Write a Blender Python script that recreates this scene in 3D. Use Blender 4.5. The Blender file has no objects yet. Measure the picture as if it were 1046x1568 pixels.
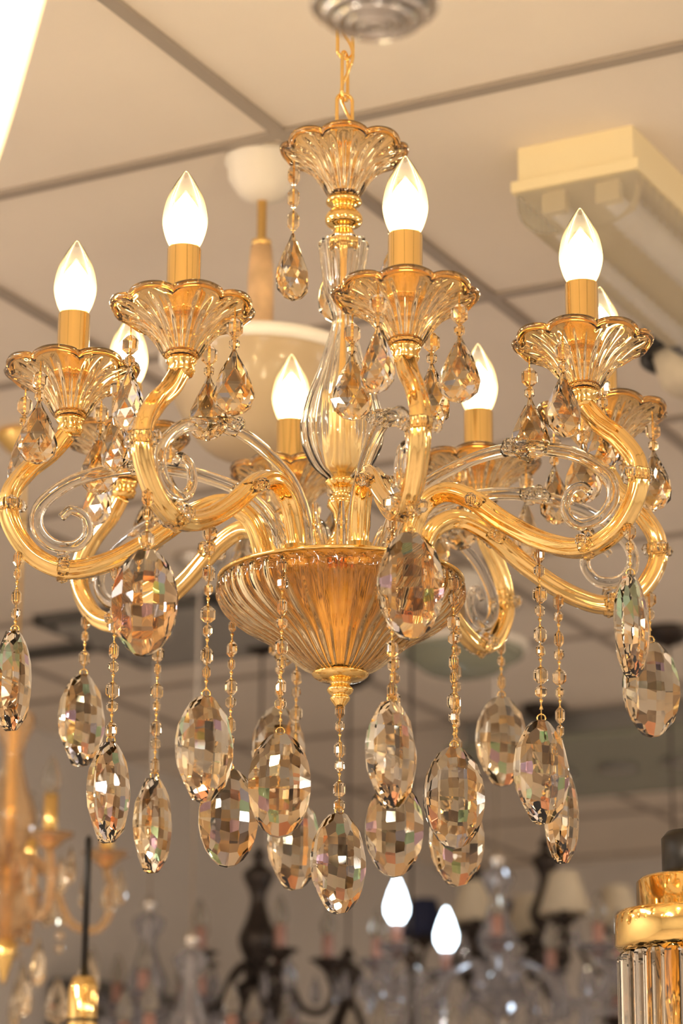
import bpy, bmesh, math, random
from mathutils import Vector, Matrix
random.seed(7)
R_=math.radians
ZC=1.5            # camera height above the floor
YC=-2.5           # camera y (chandelier axis is x=0,y=0)
HC=1.41           # ceiling above camera
CEIL=ZC+HC
scene=bpy.context.scene
scene.view_settings.view_transform='Standard'
col=scene.collection

# ------------------------------------------------------------------ materials
def newmat(name):
    m=bpy.data.materials.new(name); m.use_nodes=True
    nt=m.node_tree; nt.nodes.clear()
    out=nt.nodes.new('ShaderNodeOutputMaterial')
    return m,nt,out
def pbr(name,color,rough=.5,metal=0,trans=0,ior=1.5,noise=0,nscale=20,bump=0,coat=0,emis=None,es=0,attr=None):
    m,nt,out=newmat(name)
    b=nt.nodes.new('ShaderNodeBsdfPrincipled')
    b.inputs['Base Color'].default_value=(*color,1)
    b.inputs['Roughness'].default_value=rough
    b.inputs['Metallic'].default_value=metal
    b.inputs['Transmission Weight'].default_value=trans
    b.inputs['IOR'].default_value=ior
    b.inputs['Coat Weight'].default_value=coat
    if emis:
        b.inputs['Emission Color'].default_value=(*emis,1)
        b.inputs['Emission Strength'].default_value=es
    if noise or bump:
        tc=nt.nodes.new('ShaderNodeTexCoord')
        n=nt.nodes.new('ShaderNodeTexNoise'); n.inputs['Scale'].default_value=nscale
        n.inputs['Detail'].default_value=4
        nt.links.new(tc.outputs['Object'],n.inputs['Vector'])
        if noise:
            r=nt.nodes.new('ShaderNodeValToRGB')
            r.color_ramp.elements[0].position=.3; r.color_ramp.elements[1].position=.7
            r.color_ramp.elements[0].color=(*[c*(1-noise) for c in color],1)
            r.color_ramp.elements[1].color=(*[min(1,c*(1+noise)) for c in color],1)
            nt.links.new(n.outputs['Fac'],r.inputs['Fac'])
            nt.links.new(r.outputs['Color'],b.inputs['Base Color'])
        if bump:
            bp=nt.nodes.new('ShaderNodeBump'); bp.inputs['Strength'].default_value=bump
            bp.inputs['Distance'].default_value=.002
            nt.links.new(n.outputs['Fac'],bp.inputs['Height'])
            nt.links.new(bp.outputs['Normal'],b.inputs['Normal'])
    if attr:
        a=nt.nodes.new('ShaderNodeAttribute'); a.attribute_name=attr
        nt.links.new(a.outputs['Color'],b.inputs['Base Color'])
    nt.links.new(b.outputs[0],out.inputs[0])
    return m
def glow(name,color,strength):
    m,nt,out=newmat(name)
    e=nt.nodes.new('ShaderNodeEmission'); e.inputs[0].default_value=(*color,1); e.inputs[1].default_value=strength
    nt.links.new(e.outputs[0],out.inputs[0]); return m
def bulb_glass(name,em,es):
    """clear candle-bulb envelope, bulb glow painted in as emission, stronger toward the base"""
    m,nt,out=newmat(name)
    t=nt.nodes.new('ShaderNodeBsdfTransparent'); t.inputs[0].default_value=(1,.98,.93,1)
    g=nt.nodes.new('ShaderNodeBsdfGlossy'); g.inputs['Roughness'].default_value=.03
    f=nt.nodes.new('ShaderNodeFresnel'); f.inputs[0].default_value=1.45
    mx=nt.nodes.new('ShaderNodeMixShader')
    nt.links.new(f.outputs[0],mx.inputs[0]); nt.links.new(t.outputs[0],mx.inputs[1]); nt.links.new(g.outputs[0],mx.inputs[2])
    tc=nt.nodes.new('ShaderNodeTexCoord'); sp=nt.nodes.new('ShaderNodeSeparateXYZ')
    nt.links.new(tc.outputs['Object'],sp.inputs[0])
    mr=nt.nodes.new('ShaderNodeMapRange'); mr.inputs['From Min'].default_value=.018; mr.inputs['From Max'].default_value=.058
    mr.inputs['To Min'].default_value=es; mr.inputs['To Max'].default_value=0.0
    nt.links.new(sp.outputs['Z'],mr.inputs['Value'])
    e=nt.nodes.new('ShaderNodeEmission'); e.inputs[0].default_value=(*em,1)  # glow painted into the glass, fading out toward the tip
    nt.links.new(mr.outputs[0],e.inputs[1])
    a=nt.nodes.new('ShaderNodeAddShader')
    nt.links.new(mx.outputs[0],a.inputs[0]); nt.links.new(e.outputs[0],a.inputs[1])
    nt.links.new(a.outputs[0],out.inputs[0]); return m

M_gold=pbr('polished_gold',(1.0,.69,.25),.08,1)
M_armgold=pbr('arm_gold',(1.0,.69,.26),.09,1,coat=.6)
M_brass=pbr('polished_brass',(1.0,.69,.26),.09,1)
M_satin=pbr('satin_gold',(1.0,.80,.42),.32,1)
M_cup=pbr('champagne_glass',(1,.80,.55),.0,0,1,1.5,attr='tint')
M_bowl=pbr('amber_bowl_glass',(1,.82,.52),.03,0,1,1.45)
M_clear=pbr('clear_glass',(1,.96,.88),.0,0,1,1.47)
M_crystal=pbr('cut_crystal',(1,.86,.68),.0,0,1,1.6,attr='tint')
M_bead=pbr('bead_crystal',(1,.86,.64),.0,0,1,1.6)
M_env=bulb_glass('bulb_glass',(1,.66,.26),1.4)
M_core=glow('bulb_glow_core',(1,.84,.54),40)
M_coreblue=glow('bulb_cool',(.75,.9,1),10)
M_ceil=pbr('ceiling_tile',(.80,.72,.62),.75,noise=.04,nscale=3,bump=.1)
M_tbar=pbr('ceiling_tbar',(.36,.31,.26),.5)
M_wall=pbr('wall_paint',(.64,.60,.56),.8,noise=.05,nscale=1.5)
M_floor=pbr('floor_tile',(.42,.36,.32),.35,noise=.1,nscale=2)
M_white=pbr('cream_plastic',(.90,.77,.48),.45)
M_ivory=pbr('ivory',(.88,.82,.72),.35)
M_prism=pbr('prismatic_diffuser',(.94,.93,.91),.08,0,.85,1.35)
M_black=pbr('black_metal',(.02,.018,.016),.35,.5)
M_dark=pbr('dark_bronze',(.05,.04,.035),.35,.8)
M_grey=pbr('grey_metal',(.32,.31,.29),.4,.4)
M_ventdark=pbr('vent_slat',(.10,.095,.09),.5)
M_wood=pbr('pale_wood',(.72,.48,.26),.5,noise=.2,nscale=30)
M_shadeg=pbr('frosted_amber_glass',(.62,.48,.30),.35,0,.3,1.3,coat=.3)
M_greeng=pbr('green_glass',(.42,.44,.34),.25,0,.4,1.4)
M_cream=pbr('fabric_shade',(.66,.58,.44),.8,noise=.05,nscale=60)
M_navy=pbr('navy_fabric',(.015,.022,.07),.7)
M_silver=pbr('silver',(.70,.66,.60),.18,1)
M_smoke=pbr('smoky_crystal',(.58,.58,.63),.03,0,.85,1.5)
M_ambg=pbr('amber_glass',(1,.72,.42),.05,0,.8,1.45)
M_candle=pbr('candle_sleeve',(.40,.22,.18),.5)
M_frost=glow('glowing_frosted_glass',(1,.76,.36),4.2)
M_off=pbr('unlit_bulb',(.6,.56,.5),.1,0,.8,1.4)
M_panel=glow('fill_panel',(1,.93,.82),14)  # glowing diffuser of the added fill fixtures
M_warmb=glow('bulb_warm_fill',(1,.82,.55),45)  # bulbs of the added unseen chandeliers

# ------------------------------------------------------------------ mesh tools
class MB:
    def __init__(s): s.v=[];s.f=[];s.m=[];s.s=[];s.t=[]
    def add(s,vf,mi=0,smooth=True,M=None):
        v,f=vf[0],vf[1]; t=vf[2] if len(vf)>2 else None
        o=len(s.v)
        for p in v:
            p=Vector(p)
            s.v.append(M@p if M is not None else p)
        for q in f:
            s.f.append([i+o for i in q]); s.m.append(mi); s.s.append(smooth)
        s.t += (t if t else [0]*len(v))
        return s
    def mesh(s,name,mats,tint=None,weld=False):
        me=bpy.data.meshes.new(name)
        me.from_pydata([tuple(p) for p in s.v],[],s.f)
        for mm in mats: me.materials.append(mm)
        me.polygons.foreach_set('material_index',s.m)
        me.polygons.foreach_set('use_smooth',s.s)
        if tint:
            ca=me.color_attributes.new(name='tint',type='FLOAT_COLOR',domain='POINT')
            for i,t in enumerate(s.t): ca.data[i].color=(*tint(t),1)
        bm=bmesh.new(); bm.from_mesh(me)
        bmesh.ops.recalc_face_normals(bm,faces=bm.faces); bm.to_mesh(me); bm.free()
        me.update(); return me
def T(x,y,z): return Matrix.Translation((x,y,z))
def RZ(a): return Matrix.Rotation(a,4,'Z')
def RX(a): return Matrix.Rotation(a,4,'X')
def RY(a): return Matrix.Rotation(a,4,'Y')
def S(x,y=None,z=None):
    if y is None: y=z=x
    return Matrix.Diagonal((x,y,z,1))
def crom(pts,n=6):
    P=[Vector(p) for p in pts]; out=[]
    for i in range(len(P)-1):
        p0=P[i-1] if i>0 else P[i]*2-P[i+1]
        p1,p2=P[i],P[i+1]
        p3=P[i+2] if i+2<len(P) else P[i+1]*2-P[i]
        for k in range(n):
            t=k/n
            out.append(.5*((2*p1)+(-p0+p2)*t+(2*p0-5*p1+4*p2-p3)*t*t+(-p0+3*p1-3*p2+p3)*t**3))
    out.append(P[-1]); return out
def lathe(prof,segs=32,fn=None,cap0=True,cap1=True,tt=None):
    v=[];f=[];t=[]
    n=len(prof)
    for i,p in enumerate(prof):
        for j in range(segs):
            a=2*math.pi*j/segs
            r,z=max(p[0],1e-4),p[1]
            if fn: r,z=fn(r,z,a,tt[i] if tt else i/(n-1))
            v.append((r*math.cos(a),r*math.sin(a),z)); t.append(tt[i] if tt else i/(n-1))
    for i in range(n-1):
        for j in range(segs):
            k=(j+1)%segs
            f.append([i*segs+j,i*segs+k,(i+1)*segs+k,(i+1)*segs+j])
    if cap0: f.append(list(range(segs))[::-1])
    if cap1: f.append([(n-1)*segs+j for j in range(segs)])
    return v,f,t
def tube(path,rad,segs=12,N=(0,1,0),lobes=0,amp=0,twist=0,closed=False,cap=True):
    P=[Vector(p) for p in path]; n=len(P); N=Vector(N).normalized()
    v=[];f=[]
    for i in range(n):
        if closed: tan=P[(i+1)%n]-P[i-1]
        else: tan=P[min(i+1,n-1)]-P[max(i-1,0)]
        tan.normalize(); B=tan.cross(N); B.normalize(); NN=B.cross(tan)
        r=rad[i] if isinstance(rad,(list,tuple)) else rad
        for j in range(segs):
            a=2*math.pi*j/segs
            rr=r*(1+amp*math.cos(lobes*(a)+twist*i)) if lobes else r
            v.append(P[i]+rr*(math.cos(a)*NN+math.sin(a)*B))
    m=n if closed else n-1
    for i in range(m):
        i2=(i+1)%n
        for j in range(segs):
            k=(j+1)%segs
            f.append([i*segs+j,i*segs+k,i2*segs+k,i2*segs+j])
    if cap and not closed:
        f.append(list(range(segs))[::-1]); f.append([(n-1)*segs+j for j in range(segs)])
    return v,f
def ring(r,t,n=32,s=8,z=0):
    return tube([(r*math.cos(2*math.pi*i/n),r*math.sin(2*math.pi*i/n),z) for i in range(n)],t,s,N=(0,0,1),closed=True)
def box(x,y,z):
    v=[(sx*x/2,sy*y/2,sz*z/2) for sx in(-1,1) for sy in(-1,1) for sz in(-1,1)]
    return v,[[0,1,3,2],[4,6,7,5],[0,4,5,1],[2,3,7,6],[0,2,6,4],[1,5,7,3]]
def obj(name,me,parent=None,M=None):
    o=bpy.data.objects.new(name,me); col.objects.link(o)
    if parent: o.parent=parent
    if M is not None: o.matrix_local=M
    return o
def empty(name,loc):
    e=bpy.data.objects.new(name,None); e.empty_display_size=.05; col.objects.link(e); e.location=loc; return e
def plight(name,parent,loc,power,color,rad=.012):
    l=bpy.data.lights.new(name,'POINT'); l.energy=power; l.color=color; l.shadow_soft_size=rad
    o=bpy.data.objects.new(name,l); col.objects.link(o); o.parent=parent; o.location=loc; return o
def radial(phi):    # phi from the camera-facing side toward +X
    return RZ(R_(phi-90))

# faceted oval crystal: fine checkerboard cut on the front, coarse cut behind
def oval_mesh(name,a,b,t,nx,nz,seed):
    rnd=random.Random(seed)
    bm=bmesh.new(); bmesh.ops.create_cube(bm,size=1)
    bmesh.ops.scale(bm,vec=(2.2*a,2.2*t,2.2*b),verts=bm.verts)
    planes=[]
    for (cx,cz,sg) in ((nx,nz,-1),(3,4,1)):
        for i in range(cx):
            for j in range(cz):
                x=(2*(i+.5)/cx-1)*.94*a; z=(2*(j+.5)/cz-1)*.94*b
                q=(x/a)**2+(z/b)**2
                if q<.93: planes.append(Vector((x,sg*t*math.sqrt(1-q),z)))
    for k in range(22):
        an=2*math.pi*k/22
        planes.append(Vector((a*math.cos(an),0,b*math.sin(an))))
    for p in planes:
        n=Vector((p.x/a**2,p.y/t**2,p.z/b**2)).normalized()
        n=(n+Vector((rnd.uniform(-.012,.012),0,rnd.uniform(-.012,.012)))).normalized()
        r=bmesh.ops.bisect_plane(bm,geom=bm.verts[:]+bm.edges[:]+bm.faces[:],dist=1e-6,plane_co=p,plane_no=n,clear_outer=True)
        e=[g for g in r['geom_cut'] if isinstance(g,bmesh.types.BMEdge)]
        if len(e)>2: bmesh.ops.edgenet_fill(bm,edges=e)
    bmesh.ops.recalc_face_normals(bm,faces=bm.faces)
    me=bpy.data.meshes.new(name); bm.to_mesh(me); bm.free()
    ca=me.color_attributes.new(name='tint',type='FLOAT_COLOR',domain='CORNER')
    pal=[(1,.80,.50)]*10+[(1,.97,.90)]*14+[(.95,.52,.18)]*7+[(.38,.24,.13)]*7+[(.14,.08,.04)]*4+[(.35,.85,.48)]*1+[(.42,.50,.98)]*2+[(1,.26,.10)]*2+[(.66,.40,.90)]*1  # dark, pale and rainbow facets paint in refraction and dispersion glints
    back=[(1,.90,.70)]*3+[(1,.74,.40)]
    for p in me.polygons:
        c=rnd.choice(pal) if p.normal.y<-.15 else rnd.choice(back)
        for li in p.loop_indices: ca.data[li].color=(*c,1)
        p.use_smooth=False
    me.materials.append(M_crystal)
    return me
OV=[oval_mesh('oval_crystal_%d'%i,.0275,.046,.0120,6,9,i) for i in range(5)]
# pear drop
def pear(sc=1.0,segs=8):
    prof=[(.0012,.030),(.004,.023),(.0095,.011),(.0140,-.002),(.0158,-.013),(.0140,-.022),(.0085,-.028),(.001,-.031)]
    v=[];f=[];n=len(prof)
    for i,(r,z) in enumerate(prof):
        for j in range(segs):
            a=2*math.pi*(j+.5*(i%2))/segs
            v.append((r*math.cos(a)*sc,r*math.sin(a)*.55*sc,z*sc))
    for i in range(n-1):
        for j in range(segs):
            k=(j+1)%segs
            a,b,c,d=i*segs+j,i*segs+k,(i+1)*segs+k,(i+1)*segs+j
            if i%2==0: f+= [[a,b,d],[b,c,d]]
            else: f+= [[a,b,c],[a,c,d]]
    f.append(list(range(segs))); f.append([(n-1)*segs+j for j in range(segs)])
    return v,f
def pear_mesh(name,mat,seed=0):
    rnd=random.Random(seed)
    mb=MB().add(pear(),0,False); me=mb.mesh(name,[mat])
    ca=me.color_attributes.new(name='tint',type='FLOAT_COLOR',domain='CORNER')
    pal=[(1,.82,.52)]*8+[(1,.94,.82)]*8+[(.95,.56,.20)]*4+[(.42,.26,.13)]*2+[(.5,.6,1)]  # facet colours with crystal glints painted in
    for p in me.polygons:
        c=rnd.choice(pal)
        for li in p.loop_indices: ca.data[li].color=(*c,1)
    return me
PEAR=pear_mesh('pear_crystal',M_crystal)
def bead(r=.0062):
    return lathe([(r*.35,r*.95),(r*.85,r*.5),(r*.85,-r*.5),(r*.35,-r*.95)],8)

# ------------------------------------------------------------------ main chandelier
ch=empty('crystal_chandelier',(0,0,ZC))
PHIS=[12,-33,-78,-123,-168,147,102,57]
mb=MB()
mb.add(lathe([(.001,1.41),(.055,1.409),(.055,1.400),(.045,1.385),(.02,1.372),(.008,1.366),(.001,1.365)],40),0)
def link(cx,cz,h,w,ang,t=.0019):
    pts=[]
    for i in range(24):
        a=2*math.pi*i/24
        x=w/2*math.cos(a); z=(h/2-w/2)*(1 if math.sin(a)>0 else -1)+w/2*math.sin(a)
        pts.append((x,0,z))
    return tube(pts,t,8,N=(0,1,0),closed=True),T(cx,0,cz)@RZ(ang)
z=1.172
i=0
while z<1.37:
    l,M=link(0,z,.052,.0165,R_(20 if i%2==0 else 70)); mb.add(l,0,True,M); z+=.0455; i+=1
mb.add(lathe([(.001,1.150),(.004,1.148),(.004,1.141),(.009,1.138),(.009,1.112),(.005,1.092),(.001,1.088)],16),0)
obj('chain_and_canopy',mb.mesh('chain_and_canopy',[M_gold]),ch)
cord=[(.002+.006*math.sin(k*1.1),-.004*math.cos(k*.9),1.14+k*.0138) for k in range(19)]
obj('power_cord',MB().add(tube(crom(cord,3),.0018,6,N=(0,1,0.1))).mesh('power_cord',[M_brass]),ch)

# glass cups: thick ribbed flower with rolled petals
def cup_prof():
    out=crom([(.012,0),(.0155,.003),(.019,.009),(.0245,.018),(.0325,.028),(.043,.036),(.053,.0405),(.0585,.042),(.0605,.0445)],3)
    n=len(out)
    o=[(p[0],p[1]) for p in out]
    tt=[i/(n-1) for i in range(n)]
    inner=[]
    for (r,z),t in list(zip(o,tt))[::-1]:
        inner.append((max(r-.0045,.005),z+.0043))
    return o+inner, tt+tt[::-1]
def cup_fn(r,z,a,t):
    L=abs(math.cos(4*a))**.6
    r=r*(1+.10*t*t*(L-.45))
    w=min(1,t*3)*max(0,1-max(0,t-.66)/.22)
    tri=abs(((a*24/math.pi)%2)-1)*2-1       # sharp prism flutes
    r*=1+.07*w*tri
    z=z+.0050*t**3*(L-.4)
    if t>.55: z+=.0018*math.sin((t-.55)/.45*math.pi)*math.cos(8*a)
    return r,z
pf,tt=cup_prof()
def cup_tint(t):
    k=t**2
    return (1, .87-.20*k, .63-.38*k)
mb=MB().add(lathe(pf,192,cup_fn,False,False,tt),0)
ed=[]
for j in range(192):
    a=2*math.pi*j/192; r,z=cup_fn(.0588,.0465,a,1.0); ed.append((r*math.cos(a),r*math.sin(a),z))
tb=tube(ed,.0034,8,N=(0,0,1),closed=True)
mb.add((tb[0],tb[1],[.8]*(192*8)),0)
CUP=mb.mesh('scalloped_cup',[M_cup],cup_tint)
# bulb meshes
envp=crom([(.0125,0),(.0165,.008),(.0198,.020),(.0200,.030),(.0168,.046),(.0105,.060),(.0045,.070),(.0012,.0745)],4)
ENV=MB().add(lathe([(p[0],p[1]) for p in envp],32)).mesh('bulb_envelope',[M_env])
corep=crom([(.004,.002),(.0110,.006),(.0145,.016),(.0147,.026),(.0115,.038),(.005,.048),(.001,.053)],3)
CORE=MB().add(lathe([(p[0],p[1]) for p in corep],20)).mesh('bulb_glow_core',[M_core])  # wide emissive spindle shaped to imitate the bulb's blown-out glow
cand=MB()
cand.add(lathe([(.001,.004),(.013,.004),(.013,.008),(.008,.011),(.0075,.040),(.013,.042),(.0168,.044),(.0168,.050),(.0152,.052),(.0152,.104),(.0140,.106),(.001,.106)],40),0)
CAND=cand.mesh('candle_sleeve',[M_brass])
SOCK=MB().add(lathe([(.001,-.016),(.010,-.015),(.0125,-.010),(.011,-.006),(.0135,-.002),(.0135,.001),(.001,.002)],24)).mesh('cup_socket',[M_gold])
# arm
armp=crom([(.074,0,.690),(.076,0,.722),(.088,0,.752),(.112,0,.765),(.142,0,.754),(.180,0,.724),(.220,0,.700),(.258,0,.690),(.290,0,.702),(.311,0,.732),(.312,0,.760),(.297,0,.784),(.277,0,.803),(.263,0,.822)],8)
mb=MB()
mb.add(tube(armp,.0088,30,N=(0,1,0),lobes=5,amp=.12,twist=.10),0)
mb.add(lathe([(.001,.690),(.0145,.690),(.0145,.700),(.012,.702),(.0125,.712),(.001,.712)],20),1,True,T(.0745,0,0))
ARM=mb.mesh('scroll_arm',[M_armgold,M_gold])
# clear glass scroll
scp=crom([(.052,0,.705),(.060,0,.742),(.085,0,.772),(.125,0,.788),(.170,0,.795),(.215,0,.790),(.255,0,.776),(.283,0,.752),(.287,0,.730),(.273,0,.714),(.252,0,.713),(.240,0,.726),(.243,0,.742),(.256,0,.748),(.265,0,.740)],8)
n=len(scp)
rad=[.0058 if i<n*.6 else .0058-.0022*((i-n*.6)/(n*.4)) for i in range(n)]
mb=MB(); mb.add(tube(scp,rad,16,N=(0,1,0),lobes=4,amp=.12),0)
for (x,zz,ang) in [(.3125,.748,0),(.150,.749,25),(.190,.795,0),(.262,.693,90)]:
    mb.add(lathe([(.0085,-.006),(.0125,-.005),(.0145,0),(.0125,.005),(.0085,.006)],12,lambda r,z,a,t:(r*(1+.12*math.cos(6*a)),z)),0,False,T(x,0,zz)@RY(R_(ang)))
    mb.add(bead(.006),0,False,T(x,.0145,zz)); mb.add(bead(.006),0,False,T(x,-.0145,zz))
SCR=mb.mesh('glass_scroll',[M_clear])

strings=MB(); wires=MB()
def bead_string(x,y,ztop,zbot,M=Matrix.Identity(4),step=.037):
    wires.add(tube([(x,y,ztop),(x,y,zbot)],.0006,5,N=(0,1,0)),0,True,M)
    z=ztop-.008; k=0
    while z>zbot+.006:
        strings.add(bead(.0078),0,False,M@T(x,y,z)@RZ(random.random()*3)@S(1,.7,1))
        if z-.015>zbot+.002: strings.add(bead(.0062),0,False,M@T(x,y,z-.0148)@RZ(random.random()*3)@S(1,.7,.9))
        if z-.026>zbot:
            for s in(-1,1):
                wires.add(lathe([(.0004,0),(.0019,.0045*s)],6),0,True,M@T(x,y,z-.0265))
        z-=step; k+=1
    pts=[(x+.0038*math.cos(q*math.pi/6),y,zbot+.001+.0038*math.sin(q*math.pi/6)) for q in range(12)]
    wires.add(tube(pts,.0007,5,N=(0,1,0),closed=True),0,True,M)
def hang_oval(x,y,ztop,zc,face):
    bead_string(x,y,ztop,zc+.047)
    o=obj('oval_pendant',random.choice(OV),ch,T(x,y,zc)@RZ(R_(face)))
def rp(r,phi): return r*math.sin(R_(phi)), -r*math.cos(R_(phi))
for k,phi in enumerate(PHIS):
    M=radial(phi)
    obj('scroll_arm',ARM,ch,M); obj('glass_scroll',SCR,ch,M)
    x,y=rp(.26,phi); B=T(x,y,.836)
    obj('cup_socket',SOCK,ch,B)
    obj('scalloped_cup',CUP,ch,B@RZ(k*.3))
    obj('candle_sleeve',CAND,ch,B)
    obj('bulb_envelope',ENV,ch,B@T(0,0,.106))
    obj('bulb_glow_core',CORE,ch,B@T(0,0,.106))
    plight('bulb_light',ch,(x,y,.836+.106+.025),9.0,(1,.64,.26),.012)
    for a in (phi+98,phi+188,phi+278) if k%2 else (phi+50,phi+140,phi+230,phi+320):
        dx,dy=rp(.052,a)
        wires.add(tube([(x+dx,y+dy,.878),(x+dx,y+dy,.836)],.0007,5,N=(0,1,0)))
        strings.add(bead(.0085),0,False,T(x+dx,y+dy,.858)@S(1,.7,1.1))
        strings.add(bead(.0055),0,False,T(x+dx,y+dy,.843))
        obj('pear_pendant',PEAR,ch,T(x+dx,y+dy,.808)@RZ(random.uniform(-.9,.9))@S(1.2,1.2,1.0))
faces1={12:10,-33:-5,-78:68,-123:50,-168:20,147:25,102:15,57:62}
for phi,fc in faces1.items():
    x,y=rp(.303 if phi!=12 else .28,phi)
    zc={12:.617,-33:.606,-78:.583,-123:.598,-168:.598,147:.600,102:.610,57:.612}[phi]
    hang_oval(x,y,.706,zc,fc)
faces2={12:48,-33:40,-78:60,-123:62,-168:30,147:20,102:60,57:35}
for phi,fc in faces2.items():
    x,y=rp(.212,phi); hang_oval(x,y,.698,{12:.487,-33:.497,57:.492}.get(phi,.485),fc)
for phi,fc in {-27:0,63:15,-117:10,153:5}.items():
    x,y=rp(.116,phi); hang_oval(x,y,.688,.481,fc)
hang_oval(0,0,.580,.430,35)
# top cup
TC=T(0,0,1.084)
obj('top_scalloped_cup',CUP,ch,TC@S(.98,.98,1.1))
mb=MB().add(lathe([(p[0],p[1]-.009) for p in crom([(.004,1.150),(.006,1.115),(.012,1.100),(.017,1.093),(.017,1.089),(.010,1.085),(.0165,1.078),(.0185,1.072),(.0165,1.067),(.009,1.063),(.0105,1.058),(.013,1.052),(.0125,1.045),(.006,1.04),(.005,.97),(.005,.90),(.005,.895)],4)],32),0)
mb.add(lathe([(.001,.886),(.0125,.886),(.0145,.882),(.0145,.81),(.009,.804),(.001,.803)],120,lambda r,z,a,t:(r*(1+.07*math.cos(12*a)),z)),1)
tubep=[(.001,.804),(.007,.803),(.007,.800),(.015,.795),(.017,.792),(.012,.788),(.007,.782),(.013,.776),(.014,.770),(.008,.763),(.006,.750),(.010,.740),(.015,.733),(.015,.727),(.009,.720),(.012,.706),(.03,.702),(.03,.698),(.001,.698)]
mb.add(lathe(tubep,48),0)
obj('centre_stem',mb.mesh('centre_stem',[M_gold,M_satin]),ch)
for a in (-80,100,190):
    x,y=rp(.050,a)
    wires.add(tube([(x,y,1.122),(x,y,1.040)],.0007,5,N=(0,1,0)))
    for q in range(3):
        strings.add(bead(.0070),0,False,T(x,y,1.106-q*.024)@S(1,.7,1.5))
    obj('pear_pendant',PEAR,ch,T(x,y,1.010)@RZ(.5)@S(1.15))
# glass column
outer=crom([(.0225,1.040),(.0235,1.036),(.0212,1.015),(.0168,.985),(.0105,.964),(.0098,.957),(.0115,.948),(.0170,.928),(.0235,.905),(.0320,.880),(.0372,.858),(.0380,.846),(.0355,.828),(.0270,.810),(.0150,.798),(.0120,.796)],4)
op=[(p[0],p[1]) for p in outer]
ip=[(max(r-.0045,.0058),z) for r,z in op][::-1]
def flute(r,z,a,t): return r*(1+.06*math.cos(10*a)),z
obj('glass_column',MB().add(lathe(op+ip+[op[0]],80,flute,False,False)).mesh('glass_column',[M_clear]),ch)
# bowl
bo=crom([(.1135,.696),(.1145,.688),(.1135,.677),(.105,.664),(.090,.652),(.073,.642),(.062,.635),(.055,.629),(.046,.621),(.034,.612),(.023,.607)],4)
bp=[(p[0],p[1]) for p in bo]; bi=[(max(r-.005,.012),z+.003) for r,z in bp][::-1]
def ribs(r,z,a,t):
    w=1 if z<.692 else 0
    return r*(1+.026*w*math.cos(40*a)),z
obj('glass_bowl',MB().add(lathe(bp+bi+[bp[0]],320,ribs,False,False)).mesh('glass_bowl',[M_bowl]),ch)
mb=MB()
mb.add(lathe([(.001,.704),(.085,.704),(.108,.701),(.1095,.698),(.108,.696),(.082,.694),(.040,.668),(.016,.645),(.010,.620),(.008,.605),(.001,.605)],64),0)
mb.add(lathe([(p[0],p[1]) for p in crom([(.001,.6085),(.024,.608),(.026,.605),(.020,.601),(.011,.599),(.009,.596),(.0125,.592),(.0105,.588),(.008,.586),(.0095,.583),(.006,.578),(.003,.574),(.001,.573)],3)],32),0)
mb.add(ring(.1145,.0018,80,8,.697),0)
obj('gold_hub_and_finial',mb.mesh('gold_hub_and_finial',[M_gold]),ch)
mb=MB()
for k in range(16):
    a=2*math.pi*k/16
    mb.add(tube([(.045,0,.710),(.060,0,.735),(.066,0,.755)],[.005,.0045,.002],8,N=(0,1,0)),0,False,RZ(a))
obj('hub_glass_spikes',mb.mesh('hub_glass_spikes',[M_clear]),ch)
obj('bead_strings',strings.mesh('bead_strings',[M_bead]),ch)
obj('bead_wires',wires.mesh('bead_wires',[M_gold]),ch)

# ------------------------------------------------------------------ room (grid turned 28 deg)
ANG=R_(-28); u1=Vector((math.cos(ANG),math.sin(ANG),0)); u2=Vector((-math.sin(ANG),math.cos(ANG),0))
CAM=Vector((0,YC,0))
def room(a,b,z): return CAM+u1*a+u2*b+Vector((0,0,z))
def rbox(name,a0,a1,b0,b1,z0,z1,mat):
    o=obj(name,MB().add(box(a1-a0,b1-b0,z1-z0),0,False).mesh(name,[mat]))
    o.matrix_world=T(*room((a0+a1)/2,(b0+b1)/2,(z0+z1)/2))@RZ(ANG); return o
AL,AR,BF,BB=-3.63,4.4,-3.2,7.55
rbox('floor',AL-.1,AR+.1,BF-.1,BB+.1,-.1,0,M_floor)
rbox('ceiling',AL-.1,AR+.1,BF-.1,BB+.1,CEIL,CEIL+.1,M_ceil)
rbox('wall_left',AL-.1,AL,BF,BB,0,CEIL,M_wall)
rbox('wall_right',AR,AR+.1,BF,BB,0,CEIL,M_wall)
rbox('wall_back',AL-.1,AR+.1,BB,BB+.1,0,CEIL,M_wall)
rbox('wall_front',AL-.1,AR+.1,BF-.1,BF,0,CEIL,M_wall)
mb=MB()
a=-1.497-.6*3
while a<AR:
    mb.add(box(.018,BB-BF,.006),0,False,T(a,(BB+BF)/2,-.003)); a+=.6
b=2.654-.6*9
while b<BB:
    mb.add(box(AR-AL,.018,.006),0,False,T((AR+AL)/2,b,-.0031)); b+=.6
o=obj('trim_1',mb.mesh('ceiling_grid',[M_tbar])); o.matrix_world=T(*room(0,0,CEIL))@RZ(ANG)
# door on left wall with frame
mb=MB()
mb.add(box(.05,.95,2.15),0,False,T(0,0,1.075)); 
for s in(-1,1): mb.add(box(.09,.09,2.32),1,False,T(.01,s*.52,1.16))
mb.add(box(.09,1.13,.09),1,False,T(.01,0,2.29))
o=obj('door_1',mb.mesh('door_1',[M_wall,M_ventdark])); o.matrix_world=T(*room(AL+.045,5.95,0))@RZ(ANG)

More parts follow.
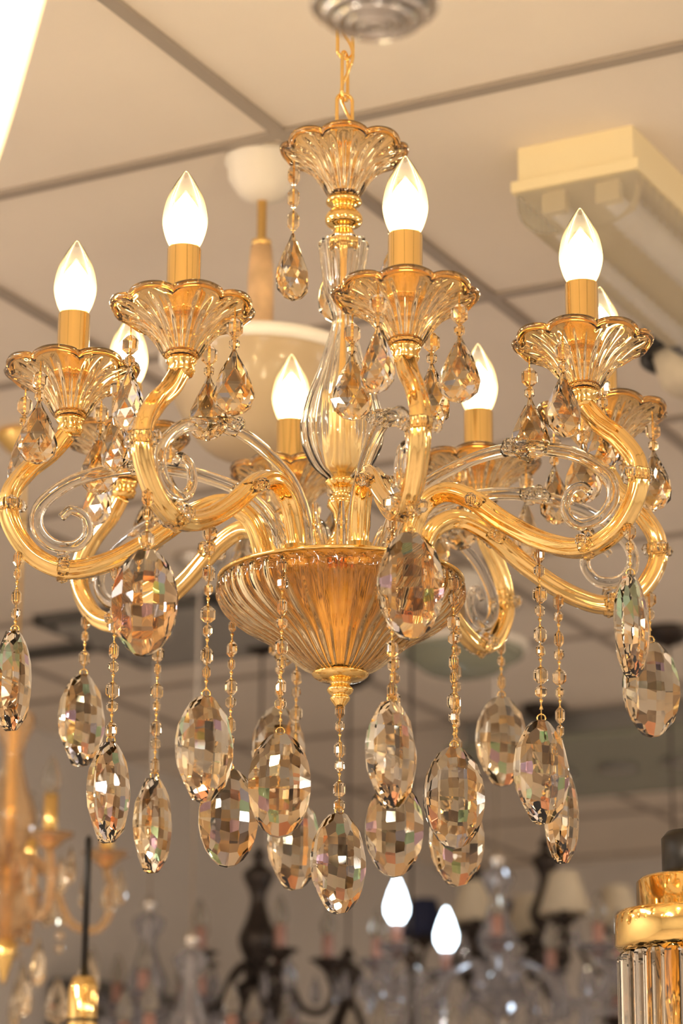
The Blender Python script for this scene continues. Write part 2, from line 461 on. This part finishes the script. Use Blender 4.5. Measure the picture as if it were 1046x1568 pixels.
# ------------------------------------------------------------------ ceiling light (wraparound)
def wrap_light(a,b,lit=False):
    e=empty('ceiling_light',room(a,b,CEIL)); e.rotation_euler=(0,0,ANG)
    L=1.25
    mb=MB()
    mb.add(box(.150,L,.045),0,False,T(0,0,-.0225))
    mb.add(box(.165,L+.01,.014),0,False,T(0,0,-.052))
    if not lit:
        for s in(-1,1): # unlit tubes inside the diffuser
            mb.add(tube([(s*.035,-L/2+.04,-.078),(s*.035,L/2-.04,-.078)],.012,12,N=(1,0,0)),1)
            for q in(-1,1): mb.add(box(.03,.02,.03),0,False,T(s*.035,q*(L/2-.03),-.07))
    obj('body',mb.mesh('luminaire_body',[M_white,M_ivory]),e)
    prof=[]
    for i in range(25):
        t=i/24; ang=math.pi*t
        c=math.copysign(abs(math.cos(ang))**.6,math.cos(ang))
        prof.append((-.078*c,-.058-.062*abs(math.sin(ang))**.7))
    v=[];f=[];N=100
    for j in range(N+1):
        yy=-L/2+L*j/N; k=.0016*(1 if j%2 else -1)
        for (x,z) in prof: v.append((x*(1+k*8),yy,z+k))
    n=len(prof)
    for j in range(N):
        for i in range(n-1): f.append([j*n+i,j*n+i+1,(j+1)*n+i+1,(j+1)*n+i])
    f.append(list(range(n))); f.append([N*n+i for i in range(n)][::-1])
    obj('diffuser',MB().add((v,f),0,False).mesh('prismatic_diffuser',[M_panel if lit else M_prism]),e)
    if lit:  # area fill under the added fixtures
        l=bpy.data.lights.new('lamp','AREA'); l.shape='RECTANGLE'; l.size=.15; l.size_y=1.2; l.energy=58; l.color=(1,.93,.85)
        o=bpy.data.objects.new('lamp',l); col.objects.link(o); o.parent=e; o.location=(0,0,-.14)
    return e
def a_b(x,yd):
    p=Vector((x,yd,0)); return p.dot(u1),p.dot(u2)
aa,bb=a_b(.28,3.06)
wrap_light(aa,bb+.62)
for (p,q) in [(-1.6,-.9),(.9,-.9),(-2.6,.9),(2.6,1.2),(3.2,4.6)]:  # unseen lit fixtures, added to brighten the room
    wrap_light(p,q,True)

# ------------------------------------------------------------------ pendant bowl lamps
def bowl_lamp(x,yd,drop,Rb,depth,mat,canr=.047):
    e=empty('pendant_lamp',(x,YC+yd,CEIL))
    mb=MB()
    mb.add(lathe([(.001,0),(canr,0),(canr,-.010),(canr*.93,-.014),(canr*.9,-.03),(canr*.6,-.052),(canr*.3,-.06),(.001,-.06)],32),0)
    mb.add(lathe([(.006,-.06),(.006,-.11),(.012,-.112),(.012,-.118),(.006,-.12),(.001,-.12)],16),1)
    mb.add(lathe([(.001,-.118),(.013,-.12),(.016,-.16),(.016,-drop+.02),(.008,-drop),(.001,-drop)],20),2)
    mb.add(lathe([(.001,-drop+.0),(.02,-drop),(.022,-drop-.01),(.001,-drop-.01)],20),1)
    for k in range(3):
        mb.add(tube([(.015,0,-drop),(Rb*.97,0,-drop-.012)],.003,6,N=(0,1,0)),1,True,RZ(k*2.094))
    obj('stem',mb.mesh('stem',[M_ivory,M_brass,M_wood]),e)
    o=[(p[0],p[1]) for p in crom([(Rb,-drop-.01),(Rb*.98,-drop-.03),(Rb*.88,-drop-depth*.5),(Rb*.6,-drop-depth*.85),(Rb*.25,-drop-depth*.98),(.003,-drop-depth)],5)]
    i=[(max(r-.004,.002),z+.004) for r,z in o][::-1]
    mb=MB().add(lathe(o+i+[o[0]],48,None,False,False),0)
    mb.add(ring(Rb,.009,48,10,-drop-.012),1)
    obj('glass_bowl_shade',mb.mesh('bowl_shade',[mat,M_ivory]),e)
bowl_lamp(-.10,3.12,.255,.112,.14,M_shadeg)
bowl_lamp(.228,5.0,.13,.115,.07,M_greeng,.04)

# dark ceiling downlight, right edge
e=empty('ceiling_downlight',(.490,YC+3.6,CEIL))
mb=MB(); mb.add(lathe([(.001,0),(.075,0),(.075,-.055),(.078,-.06),(.078,-.085),(.070,-.085),(.068,-.05),(.001,-.05)],40),0)
mb.add(lathe([(.001,-.055),(.066,-.055),(.05,-.12),(.04,-.13),(.001,-.13)],32),1)
obj('housing',mb.mesh('downlight_housing',[M_black,M_cream]),e)

# ceiling vent with slot diffuser
e=empty('air_vent',(-.33,YC+5.42,CEIL)); e.rotation_euler=(0,0,ANG)
mb=MB(); 
for s in(-1,1):
    mb.add(box(.42,.02,.02),1,False,T(0,s*.20,-.01)); mb.add(box(.02,.42,.02),1,False,T(s*.20,0,-.01))
for k in range(6): mb.add(box(.37,.026,.004),0,False,T(0,-.155+k*.062,-.020)@RX(R_(-35)))
mb.add(box(.40,.40,.004),2,False,T(0,0,-.004))
mb.add(box(.62,.07,.008),1,False,T(-.53,.04,-.005)); mb.add(box(.60,.014,.010),2,False,T(-.53,.052,-.006)); mb.add(box(.60,.014,.010),2,False,T(-.53,.026,-.006))
obj('louvres',mb.mesh('vent_louvres',[M_grey,M_ventdark,M_black]),e)
# air conditioner cassette
e=empty('air_conditioner',(.80,YC+6.35,CEIL)); e.rotation_euler=(0,0,ANG)
mb=MB(); mb.add(box(.84,.60,.06),0,False,T(0,0,-.03)); mb.add(box(.9,.66,.012),1,False,T(0,0,-.064))
for k in range(5): mb.add(lathe([(.001,-.071),(.045,-.071),(.045,-.076),(.03,-.078),(.001,-.078)],20),0,True,T(-.32+k*.16,0,0))
obj('panel',mb.mesh('ac_panel',[M_grey,M_greeng]),e)

# ------------------------------------------------------------------ foreground bits
e=empty('torch_pendant_lamp',(-.2145,YC+1.5,ZC))
mb=MB(); mb.add(lathe([(p[0],p[1]) for p in crom([(.002,.655),(.006,.665),(.014,.697),(.022,.735),(.029,.770),(.037,.81),(.046,.845),(.05,.86)],5)],36,lambda r,z,a,t:(r*(1+.06*math.cos(12*a)),z),True,False),0)
obj('frosted_shade',mb.mesh('frosted_shade',[M_frost]),e)
mb=MB(); mb.add(lathe([(.001,.862),(.052,.862),(.05,.87),(.012,.885),(.004,.9),(.004,1.395),(.04,1.4),(.04,1.41),(.001,1.41)],28),0)
obj('stem',mb.mesh('torch_stem',[M_gold]),e)
plight('torch_light',e,(0,0,.92),8,(1,.64,.25),.02)
# ringed pendant, top centre
e=empty('ringed_pendant_lamp',(.0175,YC+1.5,ZC))
mb=MB()
for (r,z) in [(.036,.778),(.0365,.788),(.036,.798),(.0285,.771),(.0215,.767),(.0145,.765),(.0075,.764)]:
    mb.add(ring(r,.0030,40,10,z),0)
mb.add(lathe([(.001,.767),(.034,.782),(.034,.805),(.012,.820),(.004,.830),(.003,1.40),(.035,1.402),(.035,1.41),(.001,1.41)],32),1)
obj('ring_shade',mb.mesh('ring_shade',[M_silver,M_grey]),e)

# crystal drum floor lamp bottom right (near focus)
e=empty('crystal_floor_lamp',(.312,YC+2.42,ZC))
mb=MB()
mb.add(lathe([(.001,.405),(.046,.405),(.050,.401),(.050,.376),(.068,.374),(.070,.370),(.070,.345),(.066,.341),(.001,.341)],64),0)
mb.add(lathe([(.001,.446),(.022,.446),(.027,.440),(.027,.412),(.024,.405),(.001,.405)],40),1)
mb.add(lathe([(.001,.12),(.066,.12),(.066,.10),(.012,.095),(.012,-1.45),(.13,-1.475),(.14,-1.5),(.001,-1.5)],40),0)
obj('brass_frame',mb.mesh('brass_frame',[M_gold,M_black]),e)
mb=MB()
for k in range(22):
    mb.add(lathe([(.0035,.340),(.0085,.335),(.0085,.13),(.006,.125),(.001,.121)],6),0,False,RZ(k*2*math.pi/22)@T(.060,0,0))
obj('crystal_bars',mb.mesh('crystal_bars',[M_clear]),e)
obj('inner_core',MB().add(lathe([(.001,.341),(.035,.341),(.035,.12),(.001,.12)],32)).mesh('inner_core',[M_gold]),e)

# floor lamp
e=empty('floor_lamp',(-.32,YC+3.5,0))
mb=MB(); mb.add(lathe([(.001,0),(.13,0),(.13,.015),(.02,.03),(.012,.05),(.012,1.84),(.019,1.85),(.019,1.94),(.014,1.955),(.001,1.955)],32),0)
mb.add(lathe([(.001,1.95),(.0045,1.95),(.0045,2.13),(.001,2.135)],12),1)
mb.add(ring(.020,.002,24,6,1.90),1)
obj('pole',mb.mesh('floor_lamp_pole',[M_brass,M_black]),e)

# ------------------------------------------------------------------ background chandeliers
def mini(x,yd,zb,R,n,phi0,mats,lit=(),shade=None,drops=True,power=1.2,seed=1,hs=1.0,bulbmat=None,lcol=(1,.8,.55),bs=1.0,candle=None):
    """mats: frame, glass, crystal. zb: bulb base height relative to camera"""
    rnd=random.Random(seed)
    e=empty('crystal_chandelier',(x,YC+yd,ZC))
    fr=MB(); gl=MB(); cr=MB(); bu=MB()
    fr.add(lathe([(.001,HC),(.05,HC),(.05,HC-.01),(.03,HC-.03),(.003,HC-.04),(.0022,zb+.16*hs),(.01,zb+.155*hs),(.016,zb+.14*hs),(.006,zb+.13*hs),(.006,zb-.15*hs),(.02,zb-.16*hs),(.012,zb-.18*hs),(.004,zb-.2*hs),(.001,zb-.205*hs)],20),0)
    gl.add(lathe([(p[0],p[1]) for p in crom([(.008,zb+.13*hs),(.03,zb+.11*hs),(.014,zb+.07*hs),(.022,zb+.03*hs),(.036,zb-.01*hs),(.02,zb-.05*hs),(.012,zb-.07*hs),(.03,zb-.085*hs),(.05,zb-.10*hs),(.04,zb-.13*hs),(.012,zb-.155*hs)],3)],20,lambda r,z,a,t:(r*(1+.08*math.cos(8*a)),z)),0)
    ap=crom([(.02,0,zb-.10*hs),(.2*R,0,zb-.055*hs),(.42*R,0,zb-.075*hs),(.65*R,0,zb-.13*hs),(.95*R,0,zb-.135*hs),(1.08*R,0,zb-.10*hs),(R,0,zb-.065*hs)],5)
    for k in range(n):
        M=radial(phi0+360*k/n)
        gl.add(tube(ap,.007,8,N=(0,1,0)),0,True,M)
        C=M@T(R,0,zb-.065*hs)
        gl.add(lathe([(.005,0),(.012,.006),(.022,.016),(.036,.024),(.034,.026),(.02,.019),(.004,.008)],24,lambda r,z,a,t:(r*(1+.1*math.cos(8*a)),z)),0,True,C)
        fr.add(lathe([(.001,.005),(.011,.005),(.011,.065*hs),(.001,.066*hs)],12),1 if not shade else 0,True,C)
        if shade:
            bu.add(lathe([(.030,.12),(.058,.03),(.056,.03),(.028,.12)],28,None,False,False),1,True,C)
        on=(k in lit)
        bu.add(lathe([(.008,0),(.015,.012),(.0155,.022),(.010,.04),(.003,.056),(.001,.058)],14),2 if on else 0,True,C@T(0,0,.066*hs)@S(bs if on else 1))
        if on and k%2==0:
            plight('bulb_light',e,C@Vector((0,0,.066*hs+.03)),power*2,lcol,.02)
        if drops:
            for q in range(3):
                a=q*2.094+rnd.random()
                cr.add(pear(.95),0,False,C@T(.033*math.cos(a),.033*math.sin(a),-.022-.01*q)@RZ(rnd.random()*3))
            cr.add(pear(1.2),0,False,M@T(.85*R,0,zb-.19*hs))
            for q in range(3): cr.add(bead(.008),0,False,M@T(.55*R,0,zb-.13*hs-.02*q))
            cr.add(pear(1.2),0,False,M@T(.55*R,0,zb-.22*hs))
    obj('frame',fr.mesh('frame',[mats[0],candle or M_candle]),e)
    obj('glass_arms',gl.mesh('glass_arms',[mats[1]]),e)
    obj('bulbs',bu.mesh('bulbs',[M_off,shade or M_cream,bulbmat or M_coreblue]),e)
    if drops: obj('crystals',cr.mesh('crystals',[mats[2]]),e)
    return e
ALL=(0,1,2,3,4,5)
mini(.30,5.2,.760,.235,7,-55,(M_silver,M_smoke,M_smoke),lit=(0,5),power=2,lcol=(.9,.95,1),bs=1.45)
mini(-.505,4.2,.80,.15,5,30,(M_gold,M_ambg,M_bead),seed=2,hs=1.3,candle=M_gold)
mini(-.16,5.5,.80,.14,5,20,(M_dark,M_dark,M_smoke),seed=3,hs=1.1)
mini(-.37,5.4,.70,.11,5,0,(M_silver,M_smoke,M_smoke),seed=4)
mini(.46,6.1,.95,.16,4,10,(M_dark,M_dark,M_smoke),shade=M_cream,seed=5)
mini(.32,6.6,1.0,.12,3,10,(M_dark,M_dark,M_smoke),shade=M_navy,drops=False,seed=6)
mini(.66,5.4,.66,.15,5,15,(M_dark,M_dark,M_bead),seed=8)
mini(.02,5.8,.66,.15,5,25,(M_dark,M_dark,M_smoke),seed=12)
mini(-.26,4.9,.56,.12,5,40,(M_silver,M_smoke,M_smoke),seed=14)
mini(.13,4.9,.53,.11,5,40,(M_dark,M_smoke,M_bead),seed=15)
# unseen lit chandeliers, added to light the ceiling and give reflections
for (x,yd,z) in [(-1.3,1.0,.9),(1.35,.7,.9),(-1.7,3.2,1.0),(1.75,3.3,1.0),(0,-1.2,.9),(1.9,5.4,1.0)]:
    mini(x,yd,z,.22,6,0,(M_gold,M_ambg,M_bead),lit=ALL,power=5.0 if yd<2 else 3.2,seed=20,bulbmat=M_warmb,lcol=(1,.70,.38) if yd<2 else (1,.85,.7))

# ------------------------------------------------------------------ world + camera
w=bpy.data.worlds.new('World'); scene.world=w; w.use_nodes=True
w.node_tree.nodes['Background'].inputs[0].default_value=(.9,.8,.7,1)
w.node_tree.nodes['Background'].inputs[1].default_value=.3
cd=bpy.data.cameras.new('Camera'); cam=bpy.data.objects.new('Camera',cd); col.objects.link(cam)
cam.matrix_world=T(0,YC,ZC)@RX(R_(90+17))@RZ(R_(.45))
cd.sensor_fit='VERTICAL'; cd.sensor_height=36; cd.sensor_width=24; cd.lens=97.1
cd.clip_start=.05
cd.dof.use_dof=True; cd.dof.focus_distance=2.50; cd.dof.aperture_fstop=5.6
scene.camera=cam
